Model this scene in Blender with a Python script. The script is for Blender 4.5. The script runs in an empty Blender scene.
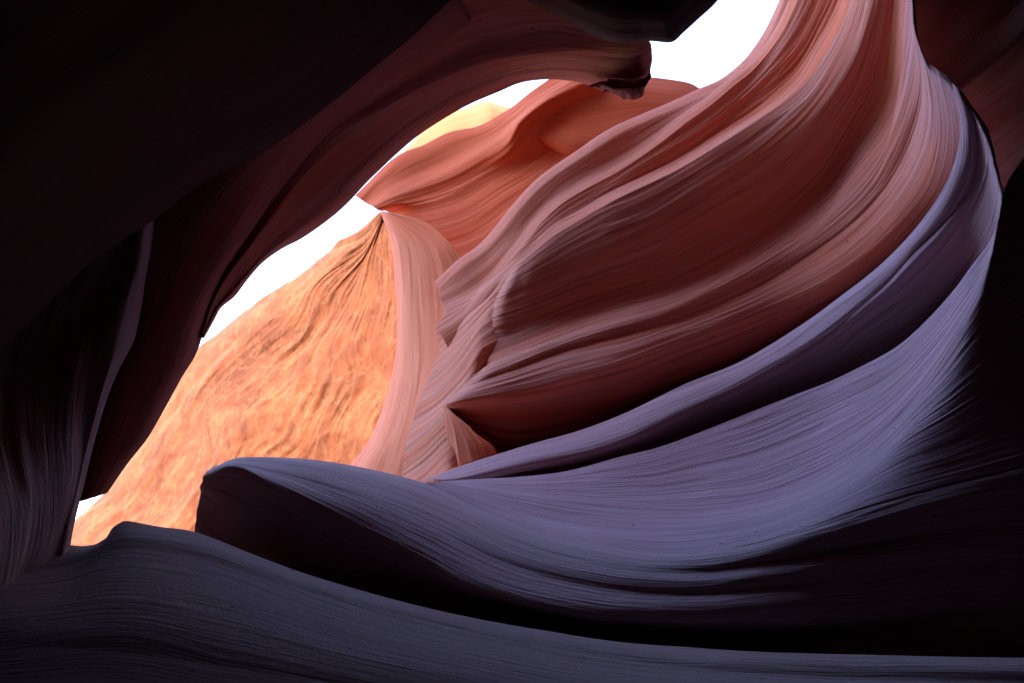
import bpy, math
import numpy as np
R = math.radians
S = bpy.context.scene

# ------------------------------------------------------------------ camera
PITCH, FPX, W, H = 22.0, 790.0, 1024, 683
CAM = np.array([0.0, 0.0, 1.6])
cd = bpy.data.cameras.new("camera"); cam = bpy.data.objects.new("camera", cd)
S.collection.objects.link(cam); S.camera = cam
cam.location = CAM; cam.rotation_euler = (R(90 + PITCH), 0, 0)
cd.sensor_width = 36.0; cd.lens = 36.0 * FPX / W
cd.clip_start = 0.05; cd.clip_end = 2000

# ------------------------------------------------------------------ sky, sun, exposure
SUN_EL, SUN_AZ = 60.0, 225.0          # azimuth the light comes FROM, clockwise from +Y (ahead)
wd = bpy.data.worlds.new("World"); S.world = wd; wd.use_nodes = True
nt = wd.node_tree; bg = nt.nodes["Background"]
sky = nt.nodes.new("ShaderNodeTexSky"); sky.sky_type = 'NISHITA'; sky.sun_disc = False
sky.sun_elevation = R(SUN_EL); sky.sun_rotation = R(SUN_AZ)
sky.dust_density = 0.6; sky.air_density = 1.0; sky.ozone_density = 2.6
nt.links.new(sky.outputs[0], bg.inputs[0]); bg.inputs[1].default_value = 0.15
ld = bpy.data.lights.new("sun", 'SUN'); ld.energy = 2.0; ld.angle = R(0.5); ld.color = (1.0, 0.94, 0.84)
sun = bpy.data.objects.new("sun", ld); S.collection.objects.link(sun)
sun.rotation_euler = (R(90 - SUN_EL), 0, R(180 - SUN_AZ))
S.view_settings.view_transform = 'Standard'; S.view_settings.look = 'None'
S.view_settings.gamma = 1.0; S.view_settings.use_curve_mapping = False
S.view_settings.exposure = 3.4
S.cycles.use_denoising = True
S.cycles.max_bounces = 8; S.cycles.diffuse_bounces = 6
S.cycles.use_adaptive_sampling = True; S.cycles.adaptive_threshold = 0.02

# ------------------------------------------------------------------ helpers
cp, sp = math.cos(R(PITCH)), math.sin(R(PITCH))
RT = np.array([1, 0, 0.]); UP = np.array([0, -sp, cp]); FW = np.array([0, cp, sp])

def P(px, py, d):
    px, py, d = (np.asarray(a, float) for a in (px, py, d))
    x = (px - W / 2) / FPX * d; y = (H / 2 - py) / FPX * d
    return CAM + x[..., None] * RT + y[..., None] * UP + d[..., None] * FW

_tab = np.random.RandomState(7).rand(256, 256)
def vnoise(x, y, seed=0):
    x = np.asarray(x, float) + seed * 17.31; y = np.asarray(y, float) + seed * 9.77
    xi = np.floor(x).astype(int); yi = np.floor(y).astype(int)
    fx = x - xi; fy = y - yi
    fx = fx * fx * fx * (fx * (fx * 6 - 15) + 10); fy = fy * fy * fy * (fy * (fy * 6 - 15) + 10)
    a = _tab[xi & 255, yi & 255]; b = _tab[(xi + 1) & 255, yi & 255]
    c = _tab[xi & 255, (yi + 1) & 255]; d = _tab[(xi + 1) & 255, (yi + 1) & 255]
    return ((a + (b - a) * fx) * (1 - fy) + (c + (d - c) * fx) * fy) * 2 - 1
def fbm(x, y, seed=0, n=4):
    s = 0; a = 1.0; t = 0
    for k in range(n):
        s = s + a * vnoise(x * 2 ** k, y * 2 ** k, seed + k * 3); t += a; a *= .5
    return s / t

def spline(pts, n):
    """Catmull-Rom (centripetal-ish) through pts, resampled to n by chord length in the first two coordinates."""
    p = np.array(pts, float)
    q = np.vstack([2 * p[0] - p[1], p, 2 * p[-1] - p[-2]])
    out = []
    for i in range(1, len(q) - 2):
        p0, p1, p2, p3 = q[i - 1], q[i], q[i + 1], q[i + 2]
        t01 = max(np.linalg.norm((p1 - p0)[:2]), 1e-6) ** .5
        t12 = max(np.linalg.norm((p2 - p1)[:2]), 1e-6) ** .5
        t23 = max(np.linalg.norm((p3 - p2)[:2]), 1e-6) ** .5
        m1 = (p2 - p1 + t12 * ((p1 - p0) / t01 - (p2 - p0) / (t01 + t12)))
        m2 = (p2 - p1 + t12 * ((p3 - p2) / t23 - (p3 - p1) / (t12 + t23)))
        t = np.linspace(0, 1, 24, endpoint=False)[:, None]
        out.append((2 * t**3 - 3 * t**2 + 1) * p1 + (t**3 - 2 * t**2 + t) * m1 + (-2 * t**3 + 3 * t**2) * p2 + (t**3 - t**2) * m2)
    out.append(q[-2][None]); c = np.vstack(out)
    s = np.r_[0, np.cumsum(np.linalg.norm(np.diff(c[:, :2], axis=0), axis=1) + 1e-9)]
    u = np.linspace(0, s[-1], n)
    return np.stack([np.interp(u, s, c[:, k]) for k in range(3)], 1)

def gsm(a, sig, axis=0):
    if sig <= 0: return a
    r = int(3 * sig) + 1; k = np.exp(-.5 * (np.arange(-r, r + 1) / sig) ** 2); k /= k.sum()
    a = np.moveaxis(a, axis, 0)
    pad = np.concatenate([2 * a[:1] - a[1:r + 1][::-1], a, 2 * a[-1:] - a[-r - 1:-1][::-1]], 0)
    o = sum(k[i] * pad[i:i + a.shape[0]] for i in range(2 * r + 1))
    return np.moveaxis(o, 0, axis)

def prof(c, dep):
    """attach depths: dep is a list of (fraction, depth) along the curve, or a number"""
    n = len(c)
    if isinstance(dep, (int, float)): d = [dep] * n
    else:
        l = np.r_[0, np.cumsum([math.dist(c[i], c[i + 1]) for i in range(n - 1)])]; l = l / l[-1]
        d = np.interp(l, [a for a, _ in dep], [b for _, b in dep])
    return [(x, y, z) for (x, y), z in zip(c, d)]

def link(name, me, mat, parent=None):
    o = bpy.data.objects.new(name, me); S.collection.objects.link(o)
    if mat: me.materials.append(mat)
    if parent: o.parent = parent; o.location = -parent.location
    return o

def thing(name, label=None, cat=None, kind=None, group=None, loc=(0, 0, 0)):
    o = bpy.data.objects.new(name, None); S.collection.objects.link(o); o.location = loc
    tag(o, label, cat, kind, group); return o
def tag(o, label=None, cat=None, kind=None, group=None):
    for k, v in (('label', label), ('category', cat), ('kind', kind), ('group', group)):
        if v: o[k] = v
    return o

def patch(name, mat, curves, parent=None, nu=420, step=1.5, smooth=4.0, bulge=None, thick=1.5,
          strata=(1.0, 9.0), warp=0.45, rough=0.0, rough_f=6.0, seed=1, warp_len=1.0, swap=False, extra=None, edge_in=0.1, flow=2.0, dscale=1.0, lowf=.9):
    """Loft a rock skin through strata curves given as (px,py,depth), carve strata grooves into it along its
    normals, and close it backwards into a solid slab of rock.
    strata: (amplitude in px-equivalents, average groove width in px)."""
    cs = [spline([(x, y, z * dscale) for x, y, z in c], nu) for c in curves]
    nb = len(cs) - 1
    bulge = bulge or [0] * nb
    rows = []; 
    A = np.array(cs)                                  # nb+1, nu, 3
    ext = np.concatenate([2 * A[:1] - A[1:2], A, 2 * A[-1:] - A[-2:-1]], 0)
    vacc = []; v0 = 0.0
    for b in range(nb):
        gap = np.linalg.norm(A[b + 1][:, :2] - A[b][:, :2], axis=1)
        n = max(4, min(160, int(np.percentile(gap, 85) / step)))
        t = np.linspace(0, 1, n, endpoint=(b == nb - 1))
        for tt in t:
            xy = 0.5 * ((2 * ext[b + 1]) + (-ext[b] + ext[b + 2]) * tt + (2 * ext[b] - 5 * ext[b + 1] + 4 * ext[b + 2] - ext[b + 3]) * tt**2
                        + (-ext[b] + 3 * ext[b + 1] - 3 * ext[b + 2] + ext[b + 3]) * tt**3)
            lin = A[b] * (1 - tt) + A[b + 1] * tt
            row = 0.5 * xy + 0.5 * lin
            row[:, 2] = lin[:, 2] - bulge[b] * 4 * tt * (1 - tt)
            rows.append(row); vacc.append(v0 + tt * gap.mean())
        v0 += gap.mean()
    G = np.array(rows); v = np.array(vacc)            # nv, nu, 3
    G[..., 2] = gsm(G[..., 2], smooth, 0)
    nv = len(G)
    X = P(G[..., 0], G[..., 1], G[..., 2])
    du = np.linalg.norm(np.diff(G[..., :2], axis=1), axis=2).mean(0); u = np.r_[0, np.cumsum(du)]
    U, V = np.meshgrid(u, v)
    # normals of the smooth skin
    dU = np.gradient(X, axis=1); dV = np.gradient(X, axis=0)
    N = np.cross(dU, dV); N /= np.linalg.norm(N, axis=2, keepdims=True) + 1e-12
    tocam = CAM - X
    N *= np.sign((N * tocam).sum(2, keepdims=True) + 1e-9)
    # strata
    amp, wdt = strata
    Vw = V + warp * wdt * 1.6 * fbm(U / 260 * flow, V / 120, seed + 40, 2)
    m = 0.55 + 0.65 * vnoise(U / 170 * flow, V / 34, seed + 5)
    h = lowf * fbm(U / 420 * flow, Vw / (wdt * 3), seed, 2)
    r1 = vnoise(U / 230 * flow, Vw / wdt, seed + 1)
    h += 0.55 * (1 - 2 * np.abs(r1)) * np.clip(m, 0, 1.3)
    r2 = vnoise(U / 130 * flow, Vw / (wdt * .45), seed + 2)
    h += 0.30 * r2 * np.clip(m, 0.15, 1.3)
    r3 = vnoise(U / 90 * flow, Vw / (wdt * .22), seed + 3)
    h += 0.14 * r3 * np.clip(1.2 - m, 0.1, 1.2)
    if rough:
        h = h + rough * fbm(U / (rough_f * 9), V / (rough_f * 7), seed + 9, 5)
    disp = amp * h * G[..., 2] / FPX
    sp_ = np.linalg.norm(np.gradient(G[..., :2], axis=0), axis=2); sp_ = gsm(sp_, 6, 0)
    disp = disp * np.clip(sp_ / np.median(sp_), .12, 1.0) ** .7
    if extra is not None: disp = disp + extra(U, V, G)
    X = X + N * disp[..., None]
    # solid back: a coarser copy of the skin pushed away from the viewer, joined by side walls
    ray = X - CAM; ray /= np.linalg.norm(ray, axis=2, keepdims=True)
    B = X + ray * thick
    nF = nv * nu
    ii = np.arange(nF).reshape(nv, nu)
    q = np.stack([ii[:-1, :-1], ii[:-1, 1:], ii[1:, 1:], ii[1:, :-1]], -1).reshape(-1, 4)
    border = np.r_[ii[0, :], ii[1:, -1], ii[-1, -2::-1], ii[-2:0:-1, 0]]
    bidx = nF + np.arange(len(border)); nxt = np.roll(np.arange(len(border)), -1)
    side = np.stack([border[nxt], border, bidx, bidx[nxt]], -1)
    sv = np.unique(np.r_[np.arange(0, nv, 3), nv - 1]); su = np.unique(np.r_[np.arange(0, nu, 3), nu - 1])
    Bc = B[np.ix_(sv, su)]; jj = nF + len(border) + np.arange(Bc.shape[0] * Bc.shape[1]).reshape(Bc.shape[:2])
    back = np.stack([jj[:-1, :-1], jj[1:, :-1], jj[1:, 1:], jj[:-1, 1:]], -1).reshape(-1, 4)
    verts = np.vstack([X.reshape(-1, 3), B.reshape(-1, 3)[border], Bc.reshape(-1, 3)])
    allq = np.vstack([q, side, back])
    f0 = q[len(q) // 2]; pv = verts[f0]
    if np.dot(np.cross(pv[1] - pv[0], pv[2] - pv[0]), CAM - pv[0]) < 0: allq = allq[:, ::-1]
    me = bpy.data.meshes.new(name); nq = len(allq)
    me.vertices.add(len(verts)); me.vertices.foreach_set("co", verts.ravel())
    lv = allq.ravel().astype(np.int32)
    me.loops.add(nq * 4); me.loops.foreach_set("vertex_index", lv)
    me.polygons.add(nq); me.polygons.foreach_set("loop_start", (np.arange(nq) * 4).astype(np.int32))
    sm = np.ones(nq, bool); sm[len(q):len(q) + len(side)] = False
    me.polygons.foreach_set("use_smooth", sm)
    uvg = np.stack([U / 100, Vw / 100], -1); uvv = np.vstack([uvg.reshape(-1, 2), uvg.reshape(-1, 2)[border], uvg[np.ix_(sv, su)].reshape(-1, 2)])
    uvl = me.uv_layers.new(name="strata"); 
    me.update(calc_edges=True)
    uvl.data.foreach_set("uv", uvv[lv].ravel())
    me.validate()
    return link(name, me, mat, parent)

# ------------------------------------------------------------------ materials
def sandstone(name, base, light, dark, lines=0.5, vscale=26.0, uscale=0.5, bump=0.35, grain=0.25, pits=0.3, blotch=None, cracks=False, grade=None):
    m = bpy.data.materials.new(name); m.use_nodes = True; n = m.node_tree.nodes; L = m.node_tree.links
    b = n["Principled BSDF"]; b.inputs["Roughness"].default_value = 0.88
    b.inputs["Specular IOR Level"].default_value = 0.25
    uv = n.new("ShaderNodeUVMap"); uv.uv_map = "strata"
    tc = n.new("ShaderNodeTexCoord")
    def mapped(src, s):
        mp = n.new("ShaderNodeMapping"); mp.inputs["Scale"].default_value = s; L.new(src, mp.inputs[0]); return mp.outputs[0]
    def noise(src, scale, det=4, rough=.55):
        t = n.new("ShaderNodeTexNoise"); t.inputs["Scale"].default_value = scale; t.inputs["Detail"].default_value = det
        t.inputs["Roughness"].default_value = rough; L.new(src, t.inputs["Vector"]); return t.outputs["Fac"]
    def ramp(src, a, c, ca=(0, 0, 0, 1), cb=(1, 1, 1, 1)):
        r = n.new("ShaderNodeValToRGB"); r.color_ramp.elements[0].position = a; r.color_ramp.elements[1].position = c
        r.color_ramp.elements[0].color = ca; r.color_ramp.elements[1].color = cb; L.new(src, r.inputs[0]); return r.outputs[0]
    def mix(f, a, c):
        x = n.new("ShaderNodeMix"); x.data_type = 'RGBA'
        if isinstance(f, float): x.inputs["Factor"].default_value = f
        else: L.new(f, x.inputs["Factor"])
        for k, q in ((6, a), (7, c)):
            if isinstance(q, tuple): x.inputs[k].default_value = (*q, 1)
            else: L.new(q, x.inputs[k])
        return x.outputs[2]
    def math_(op, a, c):
        x = n.new("ShaderNodeMath"); x.operation = op
        for k, q in ((0, a), (1, c)):
            if isinstance(q, (int, float)): x.inputs[k].default_value = q
            else: L.new(q, x.inputs[k])
        return x.outputs[0]
    if grade:      # light put into the colour: red bounce deep inside, mauve skylight towards the viewer
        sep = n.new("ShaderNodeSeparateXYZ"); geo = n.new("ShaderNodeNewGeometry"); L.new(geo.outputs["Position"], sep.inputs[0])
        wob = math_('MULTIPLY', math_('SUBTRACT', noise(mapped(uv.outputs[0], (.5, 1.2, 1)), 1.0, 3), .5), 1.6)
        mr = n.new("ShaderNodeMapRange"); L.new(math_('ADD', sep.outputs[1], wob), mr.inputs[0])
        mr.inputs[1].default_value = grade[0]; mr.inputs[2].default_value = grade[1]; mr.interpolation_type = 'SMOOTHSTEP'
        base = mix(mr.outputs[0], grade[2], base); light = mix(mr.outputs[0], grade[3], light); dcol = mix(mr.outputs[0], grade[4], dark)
    else: dcol = dark
    wide = noise(mapped(uv.outputs[0], (uscale * .6, vscale * .22, 1)), 1.0, 3)
    fine = noise(mapped(uv.outputs[0], (uscale, vscale, 1)), 1.0, 5, .6)
    veryf = noise(mapped(uv.outputs[0], (uscale * 2.2, vscale * 3.0, 1)), 1.0, 3, .6)
    c = mix(ramp(wide, .35, .68), base, light)
    k = math_('MULTIPLY', ramp(fine, .50, .66), lines)
    c = mix(k, c, dcol)
    k = math_('MULTIPLY', ramp(veryf, .52, .70), lines * .5)
    c = mix(k, c, dcol)
    if blotch:
        bl = noise(mapped(tc.outputs["Object"], (1, 1, 1)), blotch[0], 6, .62)
        c = mix(ramp(bl, .46, .66), c, blotch[1])
    if cracks:
        ck = noise(mapped(tc.outputs["Object"], (1.0, 1.0, .55)), .9, 8, .62)
        ck = math_('ABSOLUTE', math_('SUBTRACT', ck, .5), 0)
        vn = noise(mapped(tc.outputs["Object"], (1.2, 1.2, .6)), 1.3, 7, .6)
        vn = ramp(math_('ABSOLUTE', math_('SUBTRACT', vn, .5), 0), .0, .035, (.28, .28, .28, 1), (0, 0, 0, 1)); c = mix(vn, c, (.38, .15, .055))
        ck = ramp(ck, .002, .02, (.35, .35, .35, 1)); c = mix(ck, (.13, .04, .015), c)
    pn = ramp(noise(mapped(tc.outputs["Object"], (1, 1, 1.6)), 21, 2, .5), .235, .27)
    c = mix(pn, tuple(k * .45 for k in dark), c)
    L.new(c, b.inputs["Base Color"])
    g = noise(tc.outputs["Object"], 55, 5, .7)
    pit = ramp(noise(mapped(tc.outputs["Object"], (1, 1, 1)), 14, 3, .6), .30, .36)
    hsum = math_('ADD', math_('MULTIPLY', fine, bump * 1.6), math_('MULTIPLY', veryf, bump * .8))
    hsum = math_('ADD', hsum, math_('MULTIPLY', g, grain))
    hsum = math_('ADD', hsum, math_('MULTIPLY', pit, pits * .25))
    bp = n.new("ShaderNodeBump"); bp.inputs["Strength"].default_value = 0.8; bp.inputs["Distance"].default_value = 0.03
    L.new(hsum, bp.inputs["Height"]); L.new(bp.outputs[0], b.inputs["Normal"])
    return m

ST = dict(
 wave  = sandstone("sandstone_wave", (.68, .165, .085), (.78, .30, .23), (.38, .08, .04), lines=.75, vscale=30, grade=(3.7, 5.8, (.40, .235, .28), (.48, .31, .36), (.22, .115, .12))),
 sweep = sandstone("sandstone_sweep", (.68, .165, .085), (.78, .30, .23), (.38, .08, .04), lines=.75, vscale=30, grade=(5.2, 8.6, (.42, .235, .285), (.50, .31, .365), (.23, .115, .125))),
 flank = sandstone("sandstone_flank", (.82, .19, .085), (.86, .33, .235), (.58, .10, .04), lines=.65),  # warm bounce off sunlit rock is put into this colour
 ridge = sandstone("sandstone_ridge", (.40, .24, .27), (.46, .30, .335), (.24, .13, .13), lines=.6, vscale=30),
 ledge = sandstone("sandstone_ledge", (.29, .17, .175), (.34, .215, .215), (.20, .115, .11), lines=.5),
 far_right = sandstone("sandstone_maroon", (.42, .18, .18), (.58, .34, .37), (.26, .10, .10), lines=.6),
 arch  = sandstone("sandstone_arch", (.70, .16, .08), (.76, .28, .19), (.46, .09, .04), lines=.6),
 left  = sandstone("sandstone_left", (.42, .08, .045), (.46, .15, .12), (.26, .045, .03)),
 roof  = sandstone("sandstone_shade", (.065, .020, .016), (.10, .035, .03), (.04, .014, .012)),  # base darkened to near black: cave shade put into the colour
 flute = sandstone("sandstone_flute", (.66, .45, .42), (.76, .59, .56), (.42, .22, .19), lines=.6),  # pale base stands in for skylight that misses the flutes
 fin   = sandstone("sandstone_fin", (.86, .23, .105), (.88, .31, .18), (.78, .17, .07), lines=.75, vscale=14),  # base colour carries the peach glow of bounced sunlight
 mid   = sandstone("sandstone_mid", (.76, .12, .036), (.80, .19, .08), (.60, .08, .022), lines=.5),  # saturated so the colour itself holds the orange bounce light
 cliff = sandstone("sandstone_cliff", (.20, .047, .013), (.29, .082, .026), (.105, .024, .0075), lines=.9, vscale=9, uscale=1.1, bump=.8, blotch=(.7, (.135, .033, .009)), cracks=True),
 butte = sandstone("sandstone_butte", (.22, .082, .022), (.25, .105, .032), (.17, .055, .015), lines=.3, vscale=8),
 sand  = sandstone("sand", (.16, .075, .045), (.18, .09, .055), (.13, .06, .035), lines=.2),
)

# ------------------------------------------------------------------ RIGHT WALL (the wave)
wave = thing("canyon_wall", "huge fluted red and lavender wall sweeping up to the right, with a pointed nose", "rock wall", loc=(2.5, 6, 0))
a0 = [(434,282),(461,257),(477,246),(494,228),(512,206),(538,178),(577,150),(608,130),(643,114),(674,101),(700,89),(720,80),(741,62),(761,35),(778,0),(800,-60),(825,-150),(850,-330)]
B_ = [(441,303),(468,291),(488,277),(512,250),(533,220),(555,198),(580,182),(615,163),(652,139),(680,117),(705,99),(730,78),(752,60),(772,35),(790,0),(812,-60),(835,-150),(855,-330)]
C_ = [(439,331),(468,310),(485,290),(512,268),(534,250),(556,230),(580,216),(613,195),(650,177),(683,160),(722,135),(769,105),(800,78),(819,51),(835,23),(845,0),(862,-60),(875,-150)]
def off(c, dx, dy): return [(x + dx, y + dy) for x, y in c]
patch("crest_flank", ST['flank'], [
    prof(off(a0, 0, 0), [(0, 11.6), (.12, 10.8), (.5, 10.2), (1, 9.0)]),
    prof(off(a0, 4, 5), [(0, 11.3), (.12, 10.4), (.5, 9.8), (1, 8.7)]),
    prof(off(B_, 0, 0), [(0, 11.0), (.12, 10.2), (.5, 9.7), (1, 8.6)]),
    prof(off(B_, 5, 7), [(0, 10.7), (.12, 9.8), (.5, 9.3), (1, 8.2)]),
    prof(off(C_, -3, -3), [(0, 10.4), (.12, 9.6), (.5, 9.3), (1, 8.1)]),
    prof(off(C_, 4, 8), [(0, 10.1), (.12, 9.2), (.5, 8.6), (1, 7.6)]),
    prof(off(C_, 22, 40), [(0, 10.0), (.12, 9.2), (.5, 8.8), (1, 8)]),
], wave, nu=460, step=1.2, smooth=2.0, strata=(2.0, 7), thick=1.2, seed=11)
patch("foot_flank", ST['flank'], [
    [(438,322,10.2),(468,302,9.6),(490,282,9.2),(520,258,8.9),(560,235,8.8)],
    [(437,333,10.0),(460,318,9.4),(482,300,9.0),(510,275,8.6),(550,255,8.6)],
    [(440,350,9.8),(455,338,9.3),(474,320,8.8),(500,295,8.6),(550,270,8.6)],
    [(425,385,9.6),(445,370,9.0),(463,350,8.6),(480,328,8.3),(530,300,8.4)],
    [(415,410,9.5),(440,396,8.7),(463,372,8.3),(480,350,8.0),(530,330,8.2)],
    [(406,445,9.4),(425,432,8.7),(445,414,8.1),(470,395,7.9),(530,370,8.2)],
    [(402,478,9.3),(425,462,8.5),(448,440,7.9),(475,425,7.8),(530,415,8.2)],
    [(400,510,9.0),(425,500,8.2),(448,480,7.6),(475,470,7.8),(530,460,8.2)],
], wave, nu=220, step=1.1, smooth=1.5, dscale=1.07, strata=(2.2, 8), thick=2.0, seed=23, flow=1.5)
# small sunlit cone below the nose
patch("spur", ST['flank'], [
    [(443,404,8.0),(446,430,8.0),(448,460,8.0),(447,500,8.0)],
    [(445,405,7.75),(452,430,7.75),(455,460,7.7),(458,500,7.7)],
    [(448,408,7.6),(462,434,7.6),(470,460,7.5),(474,500,7.5)],
    [(451,411,7.5),(474,433,7.45),(486,452,7.4),(488,500,7.4)],
    [(454,415,7.45),(479,435,7.4),(496,449,7.35),(500,500,7.3)],
], wave, nu=80, smooth=3, dscale=1.07, strata=(2.0, 7), thick=.6, seed=31)

D_ = [(478,362),(520,345),(574,325),(632,305),(683,288),(741,259),(788,227),(827,195),(858,156),(886,117),(897,90),(899,60),(901,20),(902,0),(905,-60),(905,-150)]
N0 = [(512,270),(530,255),(556,234),(580,220),(613,201),(650,184),(683,167),(722,143),(769,113),(803,85),(824,56),(841,26),(851,0),(866,-60),(880,-150)]
N1 = [(492,303),(520,292),(560,276),(620,252),(690,215),(760,170),(805,130),(838,88),(858,50),(872,0),(885,-60),(890,-150)]
N1b= [(482,335),(520,325),(574,305),(632,286),(683,266),(741,236),(788,204),(822,170),(848,130),(870,95),(882,50),(888,0),(896,-60),(900,-150)]
K1 = [(464,388),(500,375),(560,352),(640,330),(720,302),(800,262),(860,217),(895,173),(915,130),(922,90),(918,50),(912,14)]
K2 = [(446,404),(470,399),(520,392),(600,372),(680,345),(760,315),(835,278),(890,232),(925,187),(940,140),(938,100),(926,60)]
K3 = [(447,410),(490,412),(540,412),(610,400),(690,375),(770,344),(845,303),(900,258),(944,208),(962,160),(960,118),(950,78)]
E_ = [(452,420),(480,444),(510,462),(560,450),(620,428),(690,400),(760,372),(845,318),(905,268),(940,224),(958,182),(966,140),(962,95)]
def roll(c, dep, left=0.7, right=0.5, nl=1, nr=1):
    """depths along a curve whose two ends turn away from the viewer"""
    p = prof(c, dep); q = []
    x, y, z = p[0]; dx, dy = (p[1][0]-x), (p[1][1]-y)
    if left: q.append((x, y, z + left)); q.append((x + dx*.22, y + dy*.22, z + left*.25))
    else: q.append(p[0])
    q += p[1:-1]
    x, y, z = p[-1]; dx, dy = (p[-2][0]-x), (p[-2][1]-y)
    if right: q.append((x + dx*.3, y + dy*.3, z + right*.15)); q.append((x, y, z + right))
    else: q.append(p[-1])
    return q
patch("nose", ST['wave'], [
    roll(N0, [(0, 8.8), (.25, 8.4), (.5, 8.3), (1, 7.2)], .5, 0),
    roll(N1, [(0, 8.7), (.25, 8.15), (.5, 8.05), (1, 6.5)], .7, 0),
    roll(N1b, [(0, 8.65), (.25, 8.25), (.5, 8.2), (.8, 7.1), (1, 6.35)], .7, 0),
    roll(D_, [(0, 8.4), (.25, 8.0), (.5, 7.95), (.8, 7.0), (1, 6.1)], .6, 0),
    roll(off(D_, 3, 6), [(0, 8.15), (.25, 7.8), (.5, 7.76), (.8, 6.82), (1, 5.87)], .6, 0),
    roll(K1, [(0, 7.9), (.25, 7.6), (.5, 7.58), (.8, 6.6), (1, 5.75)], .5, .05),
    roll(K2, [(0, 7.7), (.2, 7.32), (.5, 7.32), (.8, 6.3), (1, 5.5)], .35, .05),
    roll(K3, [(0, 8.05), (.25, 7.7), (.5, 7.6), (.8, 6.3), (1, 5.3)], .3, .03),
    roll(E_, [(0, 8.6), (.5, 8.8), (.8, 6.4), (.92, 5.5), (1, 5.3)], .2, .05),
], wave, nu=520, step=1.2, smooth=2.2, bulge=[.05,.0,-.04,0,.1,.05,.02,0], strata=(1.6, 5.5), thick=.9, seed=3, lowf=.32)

F_ = [(425,479),(460,466),(497,454),(534,443),(580,430),(620,415),(683,386),(741,362),(800,327),(850,290),(880,265),(905,240),(928,212),(945,185),(957,153),(960,120),(952,82)]
F2 = [(440,480),(459,478),(499,469),(534,461),(580,451),(624,437),(683,409),(741,383),(800,350),(850,314),(885,285),(915,252),(942,225),(963,195),(976,160),(974,120),(966,98)]
G_ = [(455,482),(480,481),(520,476),(570,465),(624,450),(700,422),(760,399),(820,373),(862,348),(900,320),(935,286),(962,256),(985,225),(998,190),(998,156)]
G1 = [(x + 3, y + 7) for x, y in F2[:-4]] + [(971,203),(987,168),(988,130)]
H_ = [(430,482),(474,479),(512,477),(560,472),(587,466),(624,456),(662,446),(702,431),(745,414),(788,397),(826,383),(858,368),(899,345),(933,314),(956,288),(972,266),(991,240),(1001,215),(1004,188)]
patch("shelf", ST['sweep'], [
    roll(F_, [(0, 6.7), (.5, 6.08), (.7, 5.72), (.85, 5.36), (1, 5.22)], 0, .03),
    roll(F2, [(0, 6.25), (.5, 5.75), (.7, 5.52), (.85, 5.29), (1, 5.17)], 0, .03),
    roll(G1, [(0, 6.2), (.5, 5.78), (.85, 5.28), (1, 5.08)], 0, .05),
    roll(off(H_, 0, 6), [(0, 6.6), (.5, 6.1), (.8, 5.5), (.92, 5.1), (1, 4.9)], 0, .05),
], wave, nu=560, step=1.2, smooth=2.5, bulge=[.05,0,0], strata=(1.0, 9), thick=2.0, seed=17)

S1 = [(430,482),(470,486),(520,494),(580,502),(640,507),(700,507),(760,498),(820,476),(868,445),(910,405),(945,358),(972,315),(990,285),(1020,255),(1070,215),(1200,120),(1700,0)]
S2 = [(428,483),(470,497),(520,513),(580,526),(640,531),(700,529),(760,519),(820,498),(868,470),(905,440),(945,415),(1000,380),(1060,345),(1200,260),(1700,180)]
T_ = [(426,484),(480,510),(539,533),(593,546),(645,554),(690,554),(750,545),(800,530),(850,512),(920,492),(1000,472),(1100,450),(1200,425),(1700,360)]
def addp(c, ds): return [(x, y, d) for (x, y), d in zip(c, ds)]
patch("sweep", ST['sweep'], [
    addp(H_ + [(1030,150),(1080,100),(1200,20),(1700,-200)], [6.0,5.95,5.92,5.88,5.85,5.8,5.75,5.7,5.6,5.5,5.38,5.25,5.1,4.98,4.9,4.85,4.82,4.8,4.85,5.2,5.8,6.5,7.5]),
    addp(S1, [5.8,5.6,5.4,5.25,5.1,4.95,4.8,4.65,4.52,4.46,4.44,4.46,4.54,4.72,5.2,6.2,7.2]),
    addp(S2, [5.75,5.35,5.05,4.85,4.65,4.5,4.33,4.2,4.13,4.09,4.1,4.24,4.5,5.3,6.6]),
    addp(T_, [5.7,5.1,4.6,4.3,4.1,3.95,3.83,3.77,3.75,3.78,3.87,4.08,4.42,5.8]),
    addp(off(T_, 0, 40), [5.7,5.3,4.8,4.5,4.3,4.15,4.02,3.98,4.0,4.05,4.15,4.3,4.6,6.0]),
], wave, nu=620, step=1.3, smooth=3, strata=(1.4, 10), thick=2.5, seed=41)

# ------------------------------------------------------------------ lower ridge (boulder end on the left)
ridge = thing("rock_ridge", "dark grooved sandstone ridge with a blunt black left end against the orange cliff", "rock ridge", loc=(-1, 4.5, 0))
T2 = [(225,462),(238,458),(250,457),(300,459),(340,464),(390,474),(430,485),(480,509),(539,532),(593,545),(645,553),(690,553),(750,545),(800,530),(850,513),(920,494),(1000,474),(1100,453),(1250,430),(1750,370)]
U0 = [(215,466),(235,461),(260,462),(300,466),(345,476),(395,492),(440,510),(490,532),(545,552),(600,564),(650,570),(700,571),(760,563),(850,545),(950,530),(1100,515),(1250,500),(1750,470)]
U1 = [(208,470),(232,464),(262,470),(300,480),(350,496),(400,515),(450,539),(500,562),(560,580),(620,590),(690,594),(760,588),(850,575),(950,565),(1100,555),(1250,545),(1750,530)]
U2 = [(204,476),(232,468),(267,485),(298,500),(338,521),(377,542),(417,562),(460,584),(520,603),(600,618),(690,624),(760,624),(850,622),(950,615),(1100,610),(1250,605),(1750,600)]
U3 = [(196,520),(215,540),(260,562),(310,580),(370,598),(440,615),(520,632),(620,648),(700,656),(800,662),(900,662),(1100,660),(1250,655),(1750,650)]
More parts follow.
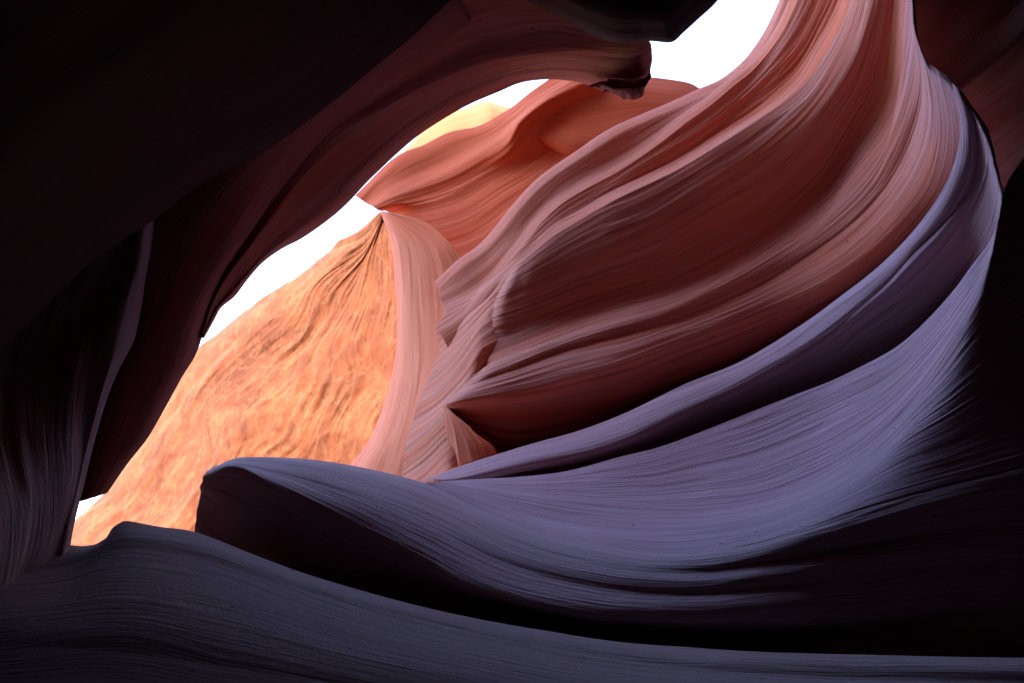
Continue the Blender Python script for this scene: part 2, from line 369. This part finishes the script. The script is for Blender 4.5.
patch("ridge_face", ST['ridge'], [
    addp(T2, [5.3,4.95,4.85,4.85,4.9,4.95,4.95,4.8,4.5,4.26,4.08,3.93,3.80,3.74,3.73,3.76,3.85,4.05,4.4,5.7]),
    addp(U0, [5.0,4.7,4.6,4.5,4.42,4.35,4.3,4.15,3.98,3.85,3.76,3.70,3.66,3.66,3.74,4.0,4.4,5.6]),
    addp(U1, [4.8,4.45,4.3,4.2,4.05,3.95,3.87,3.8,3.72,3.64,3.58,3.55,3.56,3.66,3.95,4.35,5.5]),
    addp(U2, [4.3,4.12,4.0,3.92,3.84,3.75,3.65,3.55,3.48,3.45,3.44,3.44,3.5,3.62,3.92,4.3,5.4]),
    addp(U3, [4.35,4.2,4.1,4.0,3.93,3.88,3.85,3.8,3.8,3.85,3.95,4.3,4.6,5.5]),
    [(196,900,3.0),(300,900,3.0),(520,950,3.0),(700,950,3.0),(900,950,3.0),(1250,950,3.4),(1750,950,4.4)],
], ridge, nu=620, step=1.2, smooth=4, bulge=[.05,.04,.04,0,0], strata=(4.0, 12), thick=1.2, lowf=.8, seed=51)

# ------------------------------------------------------------------ foreground ledge
V0 = [(-500,600),(-200,565),(-60,556),(0,550),(63,544),(90,545),(105,538),(111,528),(124,520),(140,522),(161,526),(192,530),(260,556),(310,574),(370,592),(440,610),(520,626),(620,641),(700,648),(800,653),(900,655),(1100,658),(1500,660)]
V1 = [(-500,640),(-60,575),(60,566),(125,545),(200,556),(310,592),(440,625),(560,650),(700,668),(900,678),(1500,690)]
V2 = [(-500,740),(-60,650),(100,650),(250,670),(440,700),(700,740),(1500,780)]
V3 = [(-500,1000),(-60,950),(250,960),(700,1000),(1500,1040)]
V4 = [(-500,1900),(-60,1900),(250,1900),(700,1900),(1500,1900)]
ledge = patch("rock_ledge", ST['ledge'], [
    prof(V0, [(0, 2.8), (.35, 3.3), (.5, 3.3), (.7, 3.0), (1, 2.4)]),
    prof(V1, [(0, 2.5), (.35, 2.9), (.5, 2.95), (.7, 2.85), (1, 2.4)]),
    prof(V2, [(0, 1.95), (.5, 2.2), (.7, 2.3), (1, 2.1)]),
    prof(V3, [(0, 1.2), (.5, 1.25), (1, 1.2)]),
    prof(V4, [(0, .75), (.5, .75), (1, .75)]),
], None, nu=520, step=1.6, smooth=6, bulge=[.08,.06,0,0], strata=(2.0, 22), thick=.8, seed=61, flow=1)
tag(ledge, "smooth slate grey sandstone ledge along the bottom, nearest the viewer, below the grooved ridge", "rock ledge")

# ------------------------------------------------------------------ wall beyond the rim, far right
bw = patch("canyon_wall", ST['far_right'], [
    [(600,-1500,6.0),(800,-1500,5.5),(1000,-1500,5.0),(1500,-1500,4.0)],
    [(800,-700,7.0),(900,-700,6.4),(1050,-700,5.6),(1500,-800,4.4)],
    [(850,-160,7.0),(950,-220,6.3),(1100,-300,5.6),(1500,-500,4.8)],
    [(880,0,7.0),(960,-45,6.3),(1050,-95,5.7),(1500,-320,4.6)],
    [(895,95,7.1),(930,88,6.75),(955,71,6.5),(985,44,6.2),(1024,5,5.9),(1100,-66,5.5),(1500,-260,4.8)],
    [(905,112,6.6),(935,103,6.15),(960,86,5.9),(990,60,5.6),(1028,22,5.3),(1100,-45,5.0),(1500,-230,4.3)],
    [(915,140,6.8),(945,130,6.35),(975,108,6.05),(1005,85,5.8),(1040,55,5.5),(1100,5,5.2),(1500,-180,4.4)],
    [(920,200,6.7),(960,175,6.3),(1000,142,5.9),(1060,95,5.5),(1500,-100,4.4)],
    [(930,300,6.3),(970,280,5.9),(1010,250,5.5),(1060,210,5.2),(1500,30,4.1)],
    [(930,380,6.6),(980,360,6.0),(1030,330,5.6),(1080,300,5.3),(1500,150,4.2)],
    [(930,500,6.8),(980,490,6.2),(1030,480,5.8),(1100,470,5.5),(1500,420,4.3)],
    [(930,760,6.8),(980,760,6.2),(1030,750,5.8),(1100,750,5.5),(1500,760,4.0)],
    [(930,1600,4.5),(980,1700,4.2),(1030,1800,4.0),(1100,1800,3.8),(1500,1900,3.2)],
], None, nu=260, step=2.2, smooth=4, dscale=1.2, strata=(1.8, 13), thick=1.2, seed=71)
tag(bw, "dark maroon wall with one pale diagonal rib behind the scalloped rim, far right", "rock wall")

# ------------------------------------------------------------------ LEFT WALL and arch
lw = thing("canyon_wall", "black and maroon overhanging wall filling the upper left, its arch ending in a broken stub", "rock wall", loc=(-2, 4, 0))
s0 = [(651,72),(646,86),(643,97),(632,98),(620,93),(603,91),(585,84),(565,80),(545,79),(520,82),(500,90),(470,103),(445,118),(420,135),(402,150),(370,180),(343,208),(318,228),(300,240),(281,250),(262,264),(248,280),(235,297),(221,308),(214,320),(204,338)]
s05= [(653,58),(640,74),(625,76),(605,73),(580,70),(545,68),(510,74),(480,83),(450,97),(420,115),(395,133),(362,163),(335,192),(310,213),(288,232),(265,252),(245,275),(232,290),(218,306),(210,320),(203,338)]
s1 = [(651,44),(640,50),(600,50),(545,54),(490,62),(450,76),(410,96),(378,113),(338,137),(314,163),(295,186),(271,218),(251,246),(227,277),(212,305),(202,338)]
s1b= [(648,38),(625,36),(590,30),(545,28),(480,40),(430,66),(395,88),(360,110),(325,137),(302,165),(285,188),(262,220),(243,248),(220,280),(207,308),(200,338)]
patch("arch", ST['arch'], [
    prof(s0, [(0, 8.6), (.3, 8.6), (.7, 7.6), (1, 6.5)]),
    prof(s05, [(0, 7.8), (.3, 8.0), (.7, 7.1), (1, 6.3)]),
    prof(s1, [(0, 7.2), (.3, 7.5), (.7, 6.7), (1, 6.2)]),
    prof(s1b, [(0, 7.0), (.3, 7.4), (.7, 6.7), (1, 6.3)]),
    prof([(640,10),(600,-10),(520,-30),(440,0),(400,30),(371,66),(332,98),(290,132),(270,170),(255,200),(235,235),(215,270),(200,310),(195,338)], [(0, 6.6), (.5, 6.7), (1, 6.5)]),
], lw, nu=420, step=1.3, smooth=2.5, bulge=[.1,0,0,0], dscale=.62, strata=(1.6, 10), thick=.9, seed=81, rough=.0)
# broken stub at the arch end: blocky lumps under the tip
patch("broken_stub", ST['left'], [
    [(590,84,7.4),(612,78,7.2),(635,80,7.1),(650,70,7.2)],
    [(588,86,7.25),(607,85,7.0),(628,87,6.9),(651,77,7.0)],
    [(600,91,7.3),(610,89,7.0),(630,89,6.9),(646,86,6.95)],
    [(606,91,7.5),(616,92,7.1),(632,95,7.0),(645,90,7.0)],
    [(618,93,7.8),(628,98,7.4),(634,99,7.4),(642,96,7.5)],
], lw, nu=90, step=.8, smooth=.8, dscale=.62, strata=(1.8, 5), thick=.5, rough=2.4, rough_f=1.0, seed=83)
M1 = [(470,20),(430,50),(400,72),(371,96),(338,124),(308,160),(285,190),(262,222),(243,250),(222,280),(209,308),(203,330),(195,355),(181,378),(164,409),(148,438),(127,464),(113,484),(107,493)]
M2 = [(450,-10),(415,30),(390,60),(360,88),(325,118),(290,155),(262,192),(240,228),(220,262),(200,300),(185,335),(170,372),(152,405),(135,438),(115,466),(102,490),(96,497)]
M3 = [(430,-30),(400,20),(371,55),(320,100),(270,145),(225,190),(190,235),(172,280),(155,325),(140,365),(122,405),(108,445),(95,480),(86,500)]
M4 = [(410,-40),(370,40),(320,80),(250,125),(190,160),(150,200),(135,250),(120,310),(105,360),(90,410),(75,460),(65,505)]
patch("middle_flute", ST['left'], [
    prof(M1, [(0, 6.6), (.4, 6.5), (.7, 6.0), (1, 5.6)]),
    prof(M2, [(0, 6.0), (.4, 5.9), (.7, 5.5), (1, 5.2)]),
    prof(M3, [(0, 5.6), (.4, 5.6), (.7, 5.3), (1, 5.1)]),
    prof(M4, [(0, 5.4), (.4, 5.4), (.7, 5.4), (1, 5.2)]),
], lw, nu=420, step=1.8, smooth=4, bulge=[.1,0,0], dscale=.66, strata=(1.6, 15), thick=.8, seed=91)
patch("curtain_flute", ST['flute'], [
    [(156,214,4.9),(150,260,4.8),(140,305,4.7),(128,350,4.6),(110,395,4.5),(95,440,4.4),(82,490,4.3),(72,530,4.2),(60,600,4.1)],
    [(146,214,4.6),(140,260,4.5),(128,305,4.45),(117,350,4.35),(103,395,4.25),(90,440,4.2),(77,490,4.1),(67,530,4.0),(55,600,3.9)],
    [(130,230,4.65),(105,308,4.55),(95,340,4.4),(93,380,4.3),(88,420,4.25),(80,470,4.15),(64,530,4.0),(45,600,3.9)],
    [(100,250,4.5),(82,310,4.5),(80,350,4.3),(74,390,4.2),(72,430,4.1),(70,480,4.0),(55,540,3.9),(35,600,3.8)],
    [(75,270,4.5),(62,330,4.4),(56,380,4.25),(52,430,4.05),(52,480,3.9),(45,540,3.8),(25,600,3.7)],
    [(45,290,4.4),(32,350,4.3),(28,400,4.1),(33,440,3.95),(38,490,3.8),(32,540,3.7),(10,600,3.6)],
    [(10,310,4.3),(-5,370,4.1),(-2,420,3.95),(10,470,3.75),(16,520,3.6),(10,560,3.5),(-5,620,3.4)],
    [(-60,330,4.0),(-60,400,3.8),(-50,460,3.6),(-40,520,3.4),(-45,570,3.3),(-50,630,3.2)],
    [(-400,400,3.0),(-400,500,2.9),(-400,600,2.8),(-400,640,2.8)],
], lw, nu=330, step=1.5, smooth=3, dscale=.74, strata=(6.0, 15), thick=1.0, seed=101, flow=2.2)
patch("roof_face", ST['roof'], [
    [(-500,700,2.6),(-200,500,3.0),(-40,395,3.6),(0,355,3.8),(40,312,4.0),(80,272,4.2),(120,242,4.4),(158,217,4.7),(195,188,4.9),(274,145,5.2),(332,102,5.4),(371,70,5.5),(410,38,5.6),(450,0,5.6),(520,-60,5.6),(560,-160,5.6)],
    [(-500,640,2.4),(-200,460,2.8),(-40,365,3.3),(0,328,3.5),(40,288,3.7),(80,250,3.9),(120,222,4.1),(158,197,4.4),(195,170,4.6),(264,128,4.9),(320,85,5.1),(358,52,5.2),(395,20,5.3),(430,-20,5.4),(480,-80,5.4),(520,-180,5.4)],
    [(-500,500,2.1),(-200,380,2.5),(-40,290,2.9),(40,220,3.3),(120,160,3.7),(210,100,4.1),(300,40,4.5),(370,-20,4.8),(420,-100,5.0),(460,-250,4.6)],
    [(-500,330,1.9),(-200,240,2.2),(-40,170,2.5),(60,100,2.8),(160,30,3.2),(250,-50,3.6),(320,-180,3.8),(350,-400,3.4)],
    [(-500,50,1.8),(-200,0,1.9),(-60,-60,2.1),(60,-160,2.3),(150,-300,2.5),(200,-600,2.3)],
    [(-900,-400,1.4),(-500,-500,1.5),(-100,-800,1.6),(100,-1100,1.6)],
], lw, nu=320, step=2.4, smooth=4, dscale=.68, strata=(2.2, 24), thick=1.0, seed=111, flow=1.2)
# upper block hanging in front of the arch end
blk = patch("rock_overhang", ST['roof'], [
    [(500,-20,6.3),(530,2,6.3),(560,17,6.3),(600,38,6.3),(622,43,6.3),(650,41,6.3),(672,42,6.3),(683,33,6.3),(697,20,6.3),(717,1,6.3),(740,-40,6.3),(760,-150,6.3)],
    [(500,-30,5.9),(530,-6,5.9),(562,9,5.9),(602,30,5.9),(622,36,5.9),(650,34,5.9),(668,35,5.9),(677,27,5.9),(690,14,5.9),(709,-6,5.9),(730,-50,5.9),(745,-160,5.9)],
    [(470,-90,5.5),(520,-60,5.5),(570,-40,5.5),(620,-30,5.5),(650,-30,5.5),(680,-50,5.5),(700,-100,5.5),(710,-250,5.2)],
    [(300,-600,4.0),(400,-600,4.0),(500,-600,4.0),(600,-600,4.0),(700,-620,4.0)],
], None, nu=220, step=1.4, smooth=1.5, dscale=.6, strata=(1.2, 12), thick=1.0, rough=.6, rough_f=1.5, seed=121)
tag(blk, "near black angular rock block jutting from the top edge, just above the broken stub", "rock overhang")

# ------------------------------------------------------------------ FAR ROCKS
mw = thing("canyon_wall", "smooth orange red sandstone wall with pink fluted strata beyond the arch, below the white sky", "rock wall", loc=(0, 14, 0))
patch("fluted_lobe", ST['mid'], [
    [(355,196,16.5),(365,186,16.5),(400,155,16.5),(425,145,16.5),(450,132,16.5),(480,125,16.3),(510,108,16.1),(530,92,16),(550,78,16),(590,50,16)],
    [(360,199,16.2),(372,186,16.2),(404,163,16.2),(430,152,16.2),(456,139,16.2),(484,131,16),(512,115,15.8),(534,98,15.7),(556,84,15.7),(598,60,15.7)],
    [(366,203,16.1),(385,188,16),(415,175,16),(445,162,16),(475,146,15.9),(500,132,15.7),(518,118,15.5),(540,100,15.4),(560,88,15.4),(600,68,15.5)],
    [(372,206,15.7),(390,196,15.6),(420,185,15.6),(450,172,15.5),(478,156,15.4),(505,140,15.2),(519,122,15.0),(542,104,15.1),(562,94,15.2),(602,76,15.3)],
    [(378,210,15.6),(395,204,15.5),(425,196,15.5),(455,184,15.4),(485,167,15.3),(510,150,15.1),(528,130,15.2),(548,118,15.4),(570,110,15.5),(605,96,15.5)],
    [(394,218,16.2),(405,213,15.6),(430,208,15.3),(460,198,15.2),(490,180,15.2),(520,165,15.2),(545,150,15.3),(570,140,15.4),(600,130,15.5),(640,120,15.5)],
    [(425,300,15.4),(435,292,14.8),(450,280,14.1),(480,270,13.9),(510,250,13.9),(540,225,14.0),(575,200,14.2),(610,180,14.4),(650,165,14.6),(700,150,14.8)],
], mw, nu=300, step=1.2, smooth=2.5, dscale=1.15, strata=(2.0, 8), thick=3, seed=131)
patch("smooth_lobe", ST['mid'], [
    [(515,122,16.2),(526,104,16.2),(543,90,16.1),(560,70,16.1),(600,66,16.0),(640,76,16.0),(660,78,16.0),(690,83,16.0),(702,89,16.1),(740,100,16.2)],
    [(515,124,15.9),(535,112,15.7),(555,100,15.6),(585,92,15.5),(620,90,15.4),(645,90,15.4),(665,92,15.4),(690,96,15.5),(710,102,15.6),(740,112,15.8)],
    [(517,127,15.6),(545,130,15.2),(570,135,14.95),(600,135,14.85),(630,130,14.85),(660,125,14.9),(690,120,15.0),(720,120,15.5),(745,122,15.6)],
    [(521,131,15.5),(550,146,15.0),(575,156,14.75),(605,162,14.7),(640,160,14.7),(680,150,15.2),(720,140,15.4),(745,135,15.5)],
    [(527,137,16.1),(560,160,15.8),(590,180,15.8),(620,190,15.8),(660,190,15.8),(700,170,15.8),(745,150,15.8)],
], mw, nu=240, step=1.4, smooth=9, dscale=1.15, strata=(1.0, 14), thick=2, seed=141)
fin = patch("rock_fin", ST['fin'], [
    [(381,212,16.4),(390,240,16.4),(395,280,16.2),(396,320,16.0),(394,360,15.7),(384,400,15.3),(368,440,15.0),(345,470,14.8),(320,520,14.6),(300,620,14.4)],
    [(382,211,15.6),(396,240,15.5),(402,280,15.2),(404,320,14.9),(402,360,14.6),(393,400,14.2),(378,440,13.9),(358,475,13.7),(338,520,13.5),(320,620,13.3)],
    [(384,211,15.2),(412,240,14.9),(420,280,14.6),(424,320,14.2),(420,360,13.9),(410,400,13.5),(398,440,13.1),(390,475,12.9),(380,520,12.7),(370,620,12.5)],
    [(387,212,15.0),(430,237,14.3),(444,280,14.0),(448,320,13.6),(446,360,13.2),(436,400,12.8),(428,440,12.4),(424,475,12.2),(420,520,12.0),(420,620,11.8)],
    [(392,213,15.0),(425,221,14.2),(447,239,13.9),(462,258,13.8),(470,300,13.4),(475,350,13.0),(470,400,12.6),(465,440,12.2),(462,520,11.8),(462,620,11.6)],
], None, nu=260, step=1.5, smooth=4, strata=(2.4, 13), thick=1.5, seed=151, warp=.8)
tag(fin, "pale peach pink sandstone fin with a bright leading edge, right of the rough orange cliff", "rock fin")
cliff = patch("cliff", ST['cliff'], [
    [(40,640,21),(58,560,22),(72,528,22.5),(90,511,23),(108,494,23),(140,440,24),(180,375,24),(195,355,24),(225,330,24),(250,310,24),(281,287,23.5),(320,260,23.4),(345,240,23.1),(365,225,22.8),(381,212,22.5)],
    [(60,640,20),(80,560,20.8),(92,534,21.2),(108,516,21.7),(125,500,22),(155,448,22.6),(195,385,22.8),(210,364,22.8),(236,341,22.8),(262,320,22.6),(290,298,22.6),(325,270,22.5),(350,250,22.5),(368,234,22.5),(382,214,22.4)],
    [(130,660,18.6),(150,580,19.2),(170,530,19.7),(200,480,20.2),(240,420,20.8),(275,380,21.3),(300,350,21.6),(325,318,21.9),(345,290,22.1),(362,260,22.2),(374,238,22.3),(383,216,22.4)],
    [(250,660,18),(262,580,18.4),(275,530,18.9),(295,480,19.3),(320,430,19.8),(340,390,20.3),(355,350,20.8),(366,310,21.3),(373,275,21.8),(379,240,22.2),(384,217,22.4)],
    [(330,660,17.4),(345,580,17.8),(352,520,18.2),(370,460,18.8),(388,420,19.3),(400,380,19.8),(406,330,20.5),(405,285,21.2),(400,245,21.8),(392,218,22.3)],
], None, nu=420, step=1.4, smooth=5, strata=(4.2, 13), dscale=1.22, rough=1.1, rough_f=7, thick=4, lowf=1.2, seed=161, flow=2.4, warp=1.6)
tag(cliff, "rough sunlit orange sandstone cliff with drip streaks, under the diagonal strip of white sky", "cliff")
but = patch("butte", ST['butte'], [
    [(405,150,45),(425,128,45),(437,118,45),(452,111,45),(468,107,45),(480,102,45),(488,101,45),(497,104,45),(512,108,45),(540,112,45)],
    [(405,158,44),(425,138,43.5),(440,128,43),(455,121,43),(470,117,43),(482,113,42.6),(490,112,42.6),(500,114,43),(514,118,43),(540,122,43.5)],
    [(405,200,41),(425,190,41),(440,180,40),(455,175,40),(470,170,40),(482,165,40),(490,160,40),(500,160,40),(514,160,40),(540,160,41)],
], None, nu=120, step=1.5, smooth=2, strata=(.8, 8), rough=1.0, thick=8, seed=171)
tag(but, "small distant yellow sunlit butte peeking above the fluted strata under the arch", "butte")

# ------------------------------------------------------------------ ground and the added, unseen rock chamber around the viewer
def grid_mesh(name, X, mat, uv, mask=None):
    nv, nu = X.shape[:2]; ii = np.arange(nv * nu).reshape(nv, nu)
    q = np.stack([ii[:-1, :-1], ii[:-1, 1:], ii[1:, 1:], ii[1:, :-1]], -1).reshape(-1, 4)
    if mask is not None: q = q[mask[:-1, :-1].ravel()]
    me = bpy.data.meshes.new(name); me.from_pydata(X.reshape(-1, 3).tolist(), [], q.tolist())
    ul = me.uv_layers.new(name="strata"); lv = np.empty(len(me.loops), np.int32); me.loops.foreach_get("vertex_index", lv)
    ul.data.foreach_set("uv", uv.reshape(-1, 2)[lv].ravel())
    me.polygons.foreach_set("use_smooth", np.ones(len(q), bool)); me.update()
    return link(name, me, mat)
gx = np.sign(np.linspace(-1, 1, 121)) * np.abs(np.linspace(-1, 1, 121)) ** 3 * 900
GX, GY = np.meshgrid(gx, gx); GZ = 0.15 * fbm(GX / 3, GY / 3, 3, 3) - 0.1
gr = grid_mesh("ground", np.stack([GX, GY, GZ], -1), ST['sand'], np.stack([GX, GY], -1))
tag(gr, kind="structure")

# chamber: unseen shell added to keep light out, open to view and sky slot
aa = np.radians(np.linspace(-95, 265, 145)); bb = np.radians(np.linspace(-88, 88, 81))
AA, BB = np.meshgrid(aa, bb, indexing='ij')
D3 = np.sin(BB)[..., None] * RT + (np.cos(BB) * np.sin(AA))[..., None] * UP + (np.cos(BB) * np.cos(AA))[..., None] * FW
ad, bd = np.degrees(AA), np.degrees(BB)
xf = D3 @ RT; yf = D3 @ UP; zf = D3 @ FW
pxx = np.where(zf > .05, 512 + FPX * xf / np.maximum(zf, .05), 1e5 * np.sign(xf)); pyy = np.where(zf > .05, 341.5 - FPX * yf / np.maximum(zf, .05), -1e5 * np.sign(yf))
infr = (zf > .05) & (pxx > -260) & (pxx < 1290) & (pyy > -60) & (pyy < 1300)
slot = (zf > -.05) & (pyy <= -50) & (ad < 62) & (bd > 4) & (bd < 40)
RR = 3.6 + 1.0 * fbm(AA * 2.2, BB * 2.2, 5, 3) + 1.2 * (zf > 0) * zf
RR = np.where(D3[..., 2] < 0, np.minimum(RR, 1.5 / np.maximum(-D3[..., 2], .01)), RR)
XX = CAM + D3 * RR[..., None]
ch = grid_mesh("light_blocker_rock", XX, ST['roof'], np.stack([AA * 4, BB * 4], -1), ~(infr | slot))
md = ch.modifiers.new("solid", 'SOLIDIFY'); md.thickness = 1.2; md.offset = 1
tag(ch, kind="structure")

# unseen slabs added to block sun and sky over, behind and beside the viewer
def slab(name, outline, z0, z1, mat, seed):
    pts = spline([(x, y, 0) for x, y in outline] + [(outline[0][0], outline[0][1], 0)], 160)[:-1]
    zs = np.linspace(z0, z1, 24); n = len(pts); rows = []
    for k, z in enumerate(zs):
        a = np.arange(n) / n * 60
        dx = .5 * fbm(a, a * 0 + z * .8, seed, 3); dy = .5 * fbm(a, a * 0 + z * .8, seed + 5, 3)
        rows.append(np.stack([pts[:, 0] + dx, pts[:, 1] + dy, np.full(n, z)], 1))
    V = np.vstack(rows + [[pts[:, 0].mean(), pts[:, 1].mean(), z0]] + [[pts[:, 0].mean(), pts[:, 1].mean(), z1]])
    fs = []
    for k in range(len(zs) - 1):
        for i in range(n):
            j = (i + 1) % n; fs.append((k*n+i, k*n+j, (k+1)*n+j, (k+1)*n+i))
    c0 = len(zs) * n
    for i in range(n):
        j = (i + 1) % n; fs.append((j, i, c0)); fs.append(((len(zs)-1)*n+i, (len(zs)-1)*n+j, c0+1))
    me = bpy.data.meshes.new(name); me.from_pydata(V.tolist(), [], fs); me.uv_layers.new(name="strata"); me.update()
    o = link(name, me, mat); tag(o, kind="structure"); return o
slab("light_blocker_rock", [(-30, 4.4), (-12, 4.5), (-4, 4.5), (0, 4.6), (2.5, 4.7), (5.3, 5.0), (7.0, 7.6), (7.4, 10), (8.2, 13), (14, 18), (30, 20), (32, -20), (0, -30), (-32, -20)], 7.6, 44, ST['roof'], 9)
slab("light_blocker_rock", [(5.6, -9), (5.2, 0), (5.2, 4), (6.8, 8), (8.6, 13), (14, 18), (30, 19), (30, -20)], -1.5, 8.2, ST['roof'], 13)
slab("light_blocker_rock", [(-5.6, 5), (-5.4, 0), (-5.0, -5), (-8, -9), (-30, -9), (-30, 12), (-14, 12), (-8.5, 9.5)], -1.5, 13, ST['roof'], 17)
slab("light_blocker_rock", [(-30, -6.5), (0, -6.2), (30, -6.5), (30, -25), (-30, -25)], -1.5, 8.2, ST['roof'], 19)
for o in bpy.data.objects:      # every labelled rock mass is a thing of its own
    if o.parent is None and "category" in o: o["kind"] = "thing"
